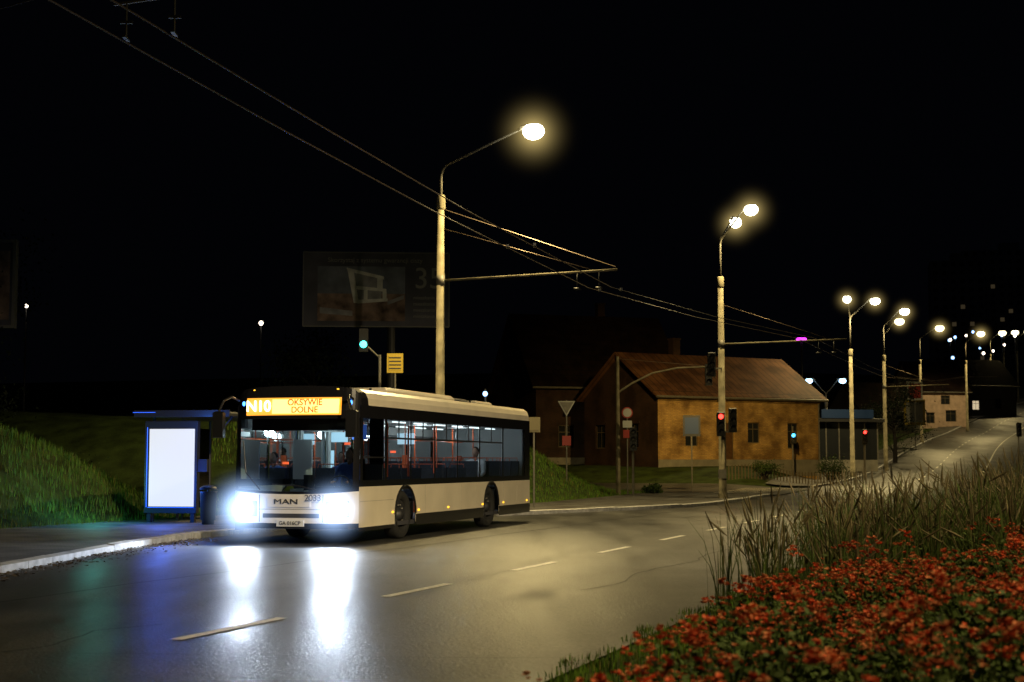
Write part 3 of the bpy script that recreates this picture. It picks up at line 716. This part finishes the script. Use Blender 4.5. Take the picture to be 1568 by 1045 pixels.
def sign(name,x,y,zs,shape,m,w=.35,m2=None,post=None):
    b0=H(x,y); e=root(name,x,y,b0); g=MB(); zs-=b0
    g.tube([(0,.03,-.2),(0,.03,zs+w)],.03,'steel',8)
    if shape=='tri':  o=[(-w,zs+w*.9),(w,zs+w*.9),(0,zs-w*.85)]
    elif shape=='circ': o=[(w*math.cos(a*math.pi/12),zs+w*math.sin(a*math.pi/12)) for a in range(24)]
    else: o=[(-w,zs-w*1.2),(w,zs-w*1.2),(w,zs+w*1.2),(-w,zs+w*1.2)]
    nn=len(o)
    for sc_,yy,mm in((1,0,m),(.78,-.012,m2 or m)):
        cz=sum(p[1] for p in o)/nn; oo=[(p[0]*sc_,cz+(p[1]-cz)*sc_) for p in o]
        g.add([(p[0],yy-.01,p[1]) for p in oo]+[(p[0],yy,p[1]) for p in oo],[tuple(range(nn)),tuple(range(nn,2*nn))[::-1]]+[(i,(i+1)%nn,(i+1)%nn+nn,i+nn) for i in range(nn)],mm)
    return e,g
e,g=sign('yield_sign',2.25,62,3.75,'tri','signw',.36,'steel'); g.box((-.18,-.02,1.5-0),(.18,.0,1.9),'signr'); g.build('sign',e)
e,g=sign('bus_stop_sign',-3.9,50,4.85,'rect','signy',.27,'signy'); 
for k in range(4): g.box((-.2,-.03,4.65-H(-3.9,50)+k*.12),(.2,-.023,4.69-H(-3.9,50)+k*.12),'badge')
g.build('sign',e)
e,g=sign('pedestrian_sign',5.0,65.2,3.7,'circ','signr',.24,'signw'); g.box((-.2,-.02,3.05-H(5,65)),(.2,0,3.35-H(5,65)),'signw'); g.box((-.18,-.02,2.6-H(5,65)),(.18,0,2.95-H(5,65)),'signr');g.build('sign',e)
e,g=sign('direction_sign',.70,48,2.75,'rect','signd',.20); g.build('sign',e)
e,g=sign('pedestrian_crossing_sign',36.5,136,8.0,'rect','signw',.7,'signr'); g.build('sign',e)
e,g=sign('information_sign',37.5,140,6.2,'rect','signy',1.0,'signw'); g.build('sign',e)
e,g=sign('notice_board',8.6,72,3.3,'rect','dark',.42,'signb'); g.build('sign',e)

# ---------------------------------------------------------------- houses
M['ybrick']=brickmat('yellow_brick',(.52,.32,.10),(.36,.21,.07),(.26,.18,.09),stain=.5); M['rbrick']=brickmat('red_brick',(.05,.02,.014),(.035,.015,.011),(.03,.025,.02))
M['tile']=brickmat('roof_sheet',(.12,.055,.028),(.095,.045,.022),(.04,.02,.012),.45,30,.8,True,.03,spec=.15)
M['tiled']=brickmat('roof_tile_dark',(.018,.010,.008),(.014,.008,.007),(.008,.006,.006),.45,.35,.8,True,.02,spec=.1)
M['plaster']=pm('plaster_pink',(.5,.36,.28),.85,var=.2,scale=2,bump=.2); M['plasterg']=pm('plaster_grey',(.2,.19,.16),.85,var=.2,scale=2)
M['pane']=pm('window_pane_dark',(.02,.022,.025),.08); M['frame']=pm('window_frame',(.10,.08,.05),.6); M['litpane']=em('window_lit',(1,.8,.5),.6); M['door']=pm('door_brown',(.09,.045,.02),.5,var=.3)
def wall(g,p0,u,Ln,h,ops,m,z0=0):
    nx,ny=u[1],-u[0]
    P=lambda a,z,d=0:(p0[0]+u[0]*a+nx*d,p0[1]+u[1]*a+ny*d,z)
    xs=sorted(set([0,Ln]+[o[0] for o in ops]+[o[1] for o in ops])); zs=sorted(set([z0,h]+[o[2] for o in ops]+[o[3] for o in ops]))
    for a,b in zip(xs,xs[1:]):
        for c,d in zip(zs,zs[1:]):
            if any(o[0]<=a and b<=o[1] and o[2]<=c and d<=o[3] for o in ops): continue
            g.quad(P(a,c),P(b,c),P(b,d),P(a,d),m)
    for o in ops:
        a,b,c,d,mm=o; q=-.14
        g.quad(P(a,c,q),P(b,c,q),P(b,d,q),P(a,d,q),mm)
        g.quad(P(a,c),P(a,c,q),P(a,d,q),P(a,d),m); g.quad(P(b,c,q),P(b,c),P(b,d),P(b,d,q),m); g.quad(P(a,d,q),P(b,d,q),P(b,d),P(a,d),m); g.quad(P(a,c),P(b,c),P(b,c,q),P(a,c,q),'frame')
        def bar(x0,x1,za,zb_):
            g.quad(P(x0,za,q+.04),P(x1,za,q+.04),P(x1,zb_,q+.04),P(x0,zb_,q+.04),'frame')
        if mm!='door':
            bar(a,a+.06,c,d);bar(b-.06,b,c,d);bar(a+.06,b-.06,d-.06,d);bar(a+.06,b-.06,c,c+.06);bar((a+b)/2-.03,(a+b)/2+.03,c+.06,d-.06);bar(a+.06,(a+b)/2-.03,c+(d-c)*.66,c+(d-c)*.66+.05);bar((a+b)/2+.03,b-.06,c+(d-c)*.66,c+(d-c)*.66+.05)
        else: bar(a,a+.06,c,d);bar(b-.06,b,c,d);bar(a+.06,b-.06,d-.4,d-.35)
        g.add([P(a-.12,d+.0,.03),P(b+.12,d,.03),P(b+.12,d+.16,.03),P(a-.12,d+.16,.03),P(a-.12,d,0),P(b+.12,d,0),P(b+.12,d+.16,0),P(a-.12,d+.16,0)],[(0,1,2,3),(4,5,1,0),(3,2,6,7),(0,3,7,4),(1,5,6,2)],m)
def gable(name,x,y,z,rot,w,d,h,rh,mw,mr,front,side=[],ov=.35,chim=None,mside=None,mgable=None):
    e=root(name,x,y,z,rot); g=MB()
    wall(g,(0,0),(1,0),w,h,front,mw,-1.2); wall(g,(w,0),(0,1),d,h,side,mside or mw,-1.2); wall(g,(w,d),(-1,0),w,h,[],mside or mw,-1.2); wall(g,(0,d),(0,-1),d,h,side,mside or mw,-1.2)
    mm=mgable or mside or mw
    g.add([(0,0,h),(0,d,h),(0,d/2,rh)],[(0,2,1)],mm); g.add([(w,0,h),(w,d,h),(w,d/2,rh)],[(0,1,2)],mm)
    sl=(rh-h)/(d/2); zo=h-ov*sl
    for y0,y1 in((-ov,d/2),(d+ov,d/2)):
        a=[(-ov,y0,zo+.05),(w+ov,y0,zo+.05),(w+ov,y1,rh+.05),(-ov,y1,rh+.05)]; b=[(p[0],p[1],p[2]+.14) for p in a]
        g.add(a+b,[(0,1,2,3),(4,5,6,7),(0,1,5,4),(1,2,6,5),(3,0,4,7)],mr)
    g.tube([(-ov,-ov-.05,zo+.08),(w+ov,-ov-.05,zo+.08)],.07,'steel',8); g.tube([(w-.1,-.06,zo),(w-.1,-.06,-1)],.045,'steel',6)
    g.box((0.0,-.12,h-.32),(w,-.003,h-.12),mw); g.box((0.0,-.06,-.6),(w,-.004,.35),'plasterg')
    if chim: cx,cy,ch_=chim; g.box((cx,cy,h),(cx+.5,cy+.5,ch_),'rbrick'); g.box((cx-.05,cy-.05,ch_),(cx+.55,cy+.55,ch_+.1),'rbrick')
    g.build('house_body',e); return e,g
hl=math.hypot(10.25,6); ang=math.atan2(6,10.25)
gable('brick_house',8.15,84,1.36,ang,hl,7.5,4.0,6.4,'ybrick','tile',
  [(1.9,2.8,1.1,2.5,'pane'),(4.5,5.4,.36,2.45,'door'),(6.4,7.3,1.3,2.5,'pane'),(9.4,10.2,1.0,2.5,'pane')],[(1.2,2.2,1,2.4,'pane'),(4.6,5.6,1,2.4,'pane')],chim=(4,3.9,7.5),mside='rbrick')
gable('old_house',1.5,94,1.5,ang*.6,10,9,5.0,9.6,'rbrick','tiled',[(1.5,2.5,1,2.4,'pane'),(4,5,1,2.4,'pane'),(7,8,1,2.4,'pane')],[(2,3,1,2.4,'pane')],chim=(6,4.6,10.6))
x,y=49.5,183; gable('roadside_house',x,y,H(x,y)-.3,.2,6.6,8,5.0,8.6,'plaster','tiled',[(1,2.1,1,2.3,'pane'),(3.6,5.0,1.2,2.6,'pane'),(3,4.2,3.3,4.4,'pane')],[(1,2,1,2,'pane')],chim=(3,3.8,9))
x,y=40,172; gable('roadside_house',x,y,H(x,y)-.3,.3,8,8,3.2,6.4,'plasterg','tiled',[(1,2.1,1,2.3,'pane'),(4.6,5.6,1.2,2.6,'pane')],[(1,2,1,2,'pane')])
x,y=62,205; gable('roadside_house',x,y,H(x,y),.3,8,8,4.5,8,'plasterg','tiled',[(1,2.1,1,2.3,'litpane'),(4.6,5.6,1.2,2.6,'pane')],[(1,2,1,2,'pane')])
kx,ky=20.6,103; e=root('kiosk',kx,ky,H(kx,ky),.3); g=MB()
g.box((0,0,-.5),(5,3,.3),'plasterg'); g.box((-.3,-.5,2.9),(5.3,3.2,3.15),'dark',ch=.03)
for k in range(6): g.box((k-.04 if k else 0,-.03,.3),(k+.04,.05,2.9),'steel')
for k in range(5): g.box((k+.05,.0,.3),(k+.95,.02,2.85),'pane')
g.box((0,2.9,.3),(5,3,2.9),'plasterg'); g.box((-.04,.05,.3),(0,2.9,2.9),'dglass'); g.box((5,.05,.3),(5.04,2.9,2.9),'dglass'); g.box((.4,-.55,3.15),(4.4,-.45,3.75),'signb')
g.build('kiosk_body',e)
M['block']=pm('panel_concrete',(.5,.5,.5),.9,var=.1); M['farwin']=em('far_window',(1,.75,.4),.03)
for x,y,w,fl in((146,520,18,15),(163,540,34,17),(178,500,22,13)):
    e=root('apartment_block',x,y,H(x,y)-3,-.2); g=MB(); h=fl*3.; wall(g,(0,0),(1,0),w,h,[],'block'); g.box((0,.01,0),(w,14,h),'block'); g.box((w*.4,4,h),(w*.6,9,h+3),'block')
    for i in range(int(w/3)):
        for j in range(fl):
            g.box((i*3+.8,-.06,j*3+1),(i*3+2.2,-.02,j*3+2.4),'farwin' if R()<.05 else 'pane')
    g.build('block_body',e)
M['lantern']=em('lantern_globe',(1,.85,.65),6); M['pinkneon']=em('neon_violet',(.75,.04,.8),3.5); M['bluedot']=em('lantern_blue',(.3,.55,1),4)
def lantern(px_x,y,z,m='lantern',r=.16):
    b0=H(px_x,y); e=root('park_lantern',px_x,y,b0); g=MB(); g.tube([(0,0,-.5),(0,0,z-b0-r)],[.06,.04],'dark',6); g.ell((0,0,z-b0),(r,r,r*1.1),m,10,8); g.tube([(0,0,z-b0+r),(0,0,z-b0+r+.1)],[r*.7,.02],'dark',8); g.build('lantern',e,True)
lantern(-15.1,90,9.9,r=.13); lantern(-26,80,9.9,r=.1); lantern(1.15,120,12.7,r=.2); lantern(4.1,120,12.1,r=.2); lantern(-1.0,56,4.1,'bluedot',.09)
for i in range(13):
    yy=225+i*9; lantern(yy*U(.285,.342),yy,yy*.0865+1+U(-3.5,1.0),'bluedot' if i%2 else 'lantern',.25)
e=root('neon_sign',29,150,H(29,150)); g=MB(); g.tube([(0,0,-.5),(0,0,13.7-H(29,150))],.1,'dark',6); g.box((-.5,-.15,13.65-H(29,150)),(.5,.1,14.0-H(29,150)),'pinkneon',ch=.1); g.build('sign',e)
fe=root('picket_fence',11.2,79.2,0,ang); g=MB()
for k in range(46): 
    xx=k*.22; g.box((xx,0,H(11.2+xx*.85,79.2+xx*.5)-.1),(xx+.06,.03,H(11.2+xx*.85,79.2+xx*.5)+.75),'frame')
g.build('pickets',fe)

# ---------------------------------------------------------------- vegetation
def leafmat(name,c,var=.5):
    return pm(name,c,.75,var=var,scale=2.5,spec=.2)
M['grassb']=leafmat('grass_blades',(.09,.17,.02)); M['grassd']=leafmat('grass_dry',(.13,.12,.03)); M['leaf']=leafmat('tree_leaves',(.008,.014,.005)); M['bark']=pm('bark',(.012,.009,.007),.9,bump=.6); M['shrub']=leafmat('shrub_leaves',(.035,.06,.015))
M['tg']=leafmat('tall_grass_green',(.055,.085,.02)); M['tg2']=leafmat('tall_grass_straw',(.10,.10,.04))
M['rleaf']=leafmat('rose_leaves',(.05,.08,.02)); M['petal']=leafmat('rose_petals',(.58,.11,.05),.45); M['petal2']=leafmat('rose_petals_light',(.60,.22,.11),.4); M['plume']=leafmat('grass_plumes',(.12,.10,.06))
def blades(name,fn,N,h0,h1,w,mats,lean=.35):
    g=MB()
    for i in range(N):
        p=fn()
        if p is None: continue
        x,y,z=p; h=U(h0,h1); a=U(0,6.28); l=U(0,lean)*h; b=U(0,6.28); dx,dy=math.cos(b)*w*.5,math.sin(b)*w*.5; lx,ly=math.cos(a)*l,math.sin(a)*l
        g.add([(x-dx,y-dy,z-.02),(x+dx,y+dy,z-.02),(x+lx*.4+dx*.6,y+ly*.4+dy*.6,z+h*.6),(x+lx*.4-dx*.6,y+ly*.4-dy*.6,z+h*.6),(x+lx,y+ly,z+h)],[(0,1,2,3),(3,2,4)],mats[0] if R()<.85 else mats[1])
    return g.build(name)
def region(s0,s1,t0,t1,f=None):
    def q():
        s=U(s0,s1);t=U(t0,t1)
        if f and not f(s,t): return None
        x,y=st(s,t); return x,y,Hst(s,t)
    return q
edge=lambda s,t: t>3.72+.12*math.sin(s*3.1)+.08*math.sin(s*7.7)+U(-.08,.08)
blades('verge_grass',region(9,30,3.6,7.5,edge),40000,.03,.09,.012,('grassb','grassd'))
blades('verge_grass',region(30,66,3.6,9,edge),6000,.1,.4,.03,('grassb','grassd'))
blades('bank_grass',region(24,44,-20,-13.7),20000,.08,.28,.02,('grassb','grassd'))
blades('mound_grass',region(46,72,-20,-9.5),20000,.08,.22,.03,('grassb','grassd'))
g=MB()
def clump(x,y,z,n,h,sp,thin=False):
    for i in range(n):
        a=U(0,6.28); r=abs(random.gauss(0,.12)); hh=h*U(.5,1.1); l=abs(random.gauss(0,sp))*hh; b=a+U(-.8,.8)
        x0,y0=x+r*math.cos(a),y+r*math.sin(a); lx,ly=math.cos(b)*l,math.sin(b)*l; w=U(.003,.007); c=U(0,6.28); dx,dy=w*math.cos(c),w*math.sin(c)
        m='tg2' if R()<.25 else 'tg'; pts=[]
        for k,(f,q) in enumerate(((0,0),(.4,.12),(.75,.45),(1,1))):
            pts.append((x0+lx*q,y0+ly*q,z+hh*f*(1-.12*q*l/hh)))
        V=[]
        for k,p in enumerate(pts):
            ww=(1,1,.8,.25)[k]; V+=[(p[0]-dx*ww,p[1]-dy*ww,p[2]),(p[0]+dx*ww,p[1]+dy*ww,p[2])]
        g.add(V,[(0,1,3,2),(2,3,5,4),(4,5,7,6)],m)
        if R()<.3:
            p=pts[-1]; q=pts[-2]; d=Vector(p)-Vector(q); d.normalize()
            P0=Vector(p)-d*.12; g.tube([P0,P0+d*.1,P0+d*.26],[.004,.013,.003],'plume',4,False)
for i in range(44):
    s=U(16,29); t=U(4.1,5.4); x,y=st(s,t); clump(x,y,Hst(s,t),36,U(.9,1.3),.24)
for i in range(130):
    s=U(17.5,31); t=U(5.2,10.5); x,y=st(s,t); clump(x,y,Hst(s,t),75,U(.75,1.35),.3)
for i in range(60):
    s=U(14,20); t=U(7.4,10); x,y=st(s,t); clump(x,y,Hst(s,t),55,U(.6,.95),.35)
g.build('tall_grass')
g=MB()
bushes=[]
while len(bushes)<250:
    s=U(7.2,18); t=U(4.6,10)
    lim=lerp([(7,5.5),(10,5.1),(12,4.75),(14.5,4.9),(18,6.4)],s)
    if t<lim: continue
    bushes.append((s,t,U(.36,.80)*(1 if t>lim+.35 else .75)))
for s,t,h in bushes:
    x,y=st(s,t); z=Hst(s,t); rr=.34; dens=U(.5,1.5)
    for k in range(6):
        a=U(0,6.28); g.tube([(x,y,z),(x+.5*rr*math.cos(a),y+.5*rr*math.sin(a),z+h*.6),(x+.8*rr*math.cos(a),y+.8*rr*math.sin(a),z+h*.9)],[.007,.005,.003],'rleaf',4,False)
    for k in range(230):
        a=U(0,6.28); r=rr*math.sqrt(R())*1.1; zz=z+h*(1-(r/rr)**2*.35)*U(.25,1.02); px,py=x+r*math.cos(a),y+r*math.sin(a)
        sz=U(.014,.034); u=Vector((U(-1,1),U(-1,1),U(-.5,.5))).normalized()*sz; v=u.cross(Vector((U(-1,1),U(-1,1),U(.3,1)))).normalized()*sz*.55
        c=Vector((px,py,zz)); g.add([c-u,c+v,c+u,c-v],[(0,1,2,3)],'rleaf')
    for k in range(int(U(4,9)*dens)):
        a=U(0,6.28); r=rr*math.sqrt(R()); zz=z+h*(1-(r/rr)**2*.3)+U(-.05,.12); c0=Vector((x+r*math.cos(a),y+r*math.sin(a),zz)); spr=U(.03,.08)
        for fl in range(int(U(5,13))):
            c=c0+Vector((U(-spr,spr),U(-spr,spr),U(-spr,spr)*.6)); pm_='petal' if R()<.55 else 'petal2'; rad=U(.014,.027)
            for q in range(8):
                an=q*.785+U(-.2,.2); u=Vector((math.cos(an),math.sin(an),U(.1,1.6))).normalized()*rad; v=Vector((-math.sin(an),math.cos(an),0))*rad*.6
                g.add([c,c+u*.6-v,c+u*1.1,c+u*.6+v],[(0,1,2,3)],pm_)
g.build('rose_bed')
def tree(name,x,y,h,cr,n=5000,trunk=True,ls=.09):
    b0=H(x,y); e=root(name,x,y,b0); g=MB(); tips=[]
    if trunk:
        g.tube([(0,0,-.3),(.05,0,h*.25),(-.05,.08,h*.5),(0,0,h*.8)],[.2,.15,.1,.03],'bark',8)
    for k in range(13):
        a=k*2.4+U(-.4,.4); zz=h*U(.32,.95) if trunk else U(.2,h*.8); l=cr*U(.5,1)*(1.1-.5*zz/h); p=Vector((l*math.cos(a),l*math.sin(a),zz+U(0,.18)*h*.5)); tips.append((p,cr*U(.28,.5)))
        if trunk: g.tube([(0,0,zz*.75),(p.x*.5,p.y*.5,zz*.9),p],[.06,.04,.015],'bark',5)
        else: g.tube([(0,0,0),(p.x*.5,p.y*.5,zz*.6),p],[.03,.02,.01],'bark',4)
    for i in range(n):
        p,r=random.choice(tips); d=Vector((random.gauss(0,1),random.gauss(0,1),random.gauss(0,.8)))*r*.5; c=p+d; sz=U(.5,1.2)*ls
        u=Vector((U(-1,1),U(-1,1),U(-1,1))).normalized()*sz; v=u.cross(Vector((U(-1,1),U(-1,1),U(-1,1)))).normalized()*sz*.6
        g.add([c-u,c+v,c+u,c-v],[(0,1,2,3)],'leaf' if trunk else 'shrub')
    g.build('trunk_and_crown',e)
for x,y,h,c in((-20,52,6,3),(-9,68,5,2.4),(-24,64,8,4),(30,118,6,2.5),(58,196,7,3)): tree('deciduous_tree',x,y,h,c,3500)
for x,y,h,c in((-13.5,44,1.4,1.1),(1.6,72,1.2,1.1),(6.2,66.5,.5,.4),(13.5,80.5,1.1,.8),(18.3,86.5,1.5,.9),(33,130,2,1.6),(19.5,92,1.6,1)): tree('shrub',x,y,h,c,1500,False,.05)

# ---------------------------------------------------------------- world + camera
w=bpy.data.worlds.new('World'); sc.world=w; w.use_nodes=True
nt=w.node_tree; bg=nt.nodes['Background']; bg.inputs[0].default_value=(.35,.42,.7,1); bg.inputs[1].default_value=.0016
cam=bpy.data.cameras.new('camera'); co=bpy.data.objects.new('camera',cam); col.objects.link(co); sc.camera=co
cam.sensor_width=36; cam.lens=52.8; cam.clip_end=4000; co.location=(0,0,1.55); co.rotation_euler=(math.radians(94.62),0,0)
cam.dof.use_dof=True; cam.dof.focus_distance=30; cam.dof.aperture_fstop=2.8
sc.view_settings.view_transform='Standard'; sc.view_settings.look='None'; sc.view_settings.exposure=0
print('faces',sum(len(m.polygons) for m in bpy.data.meshes))
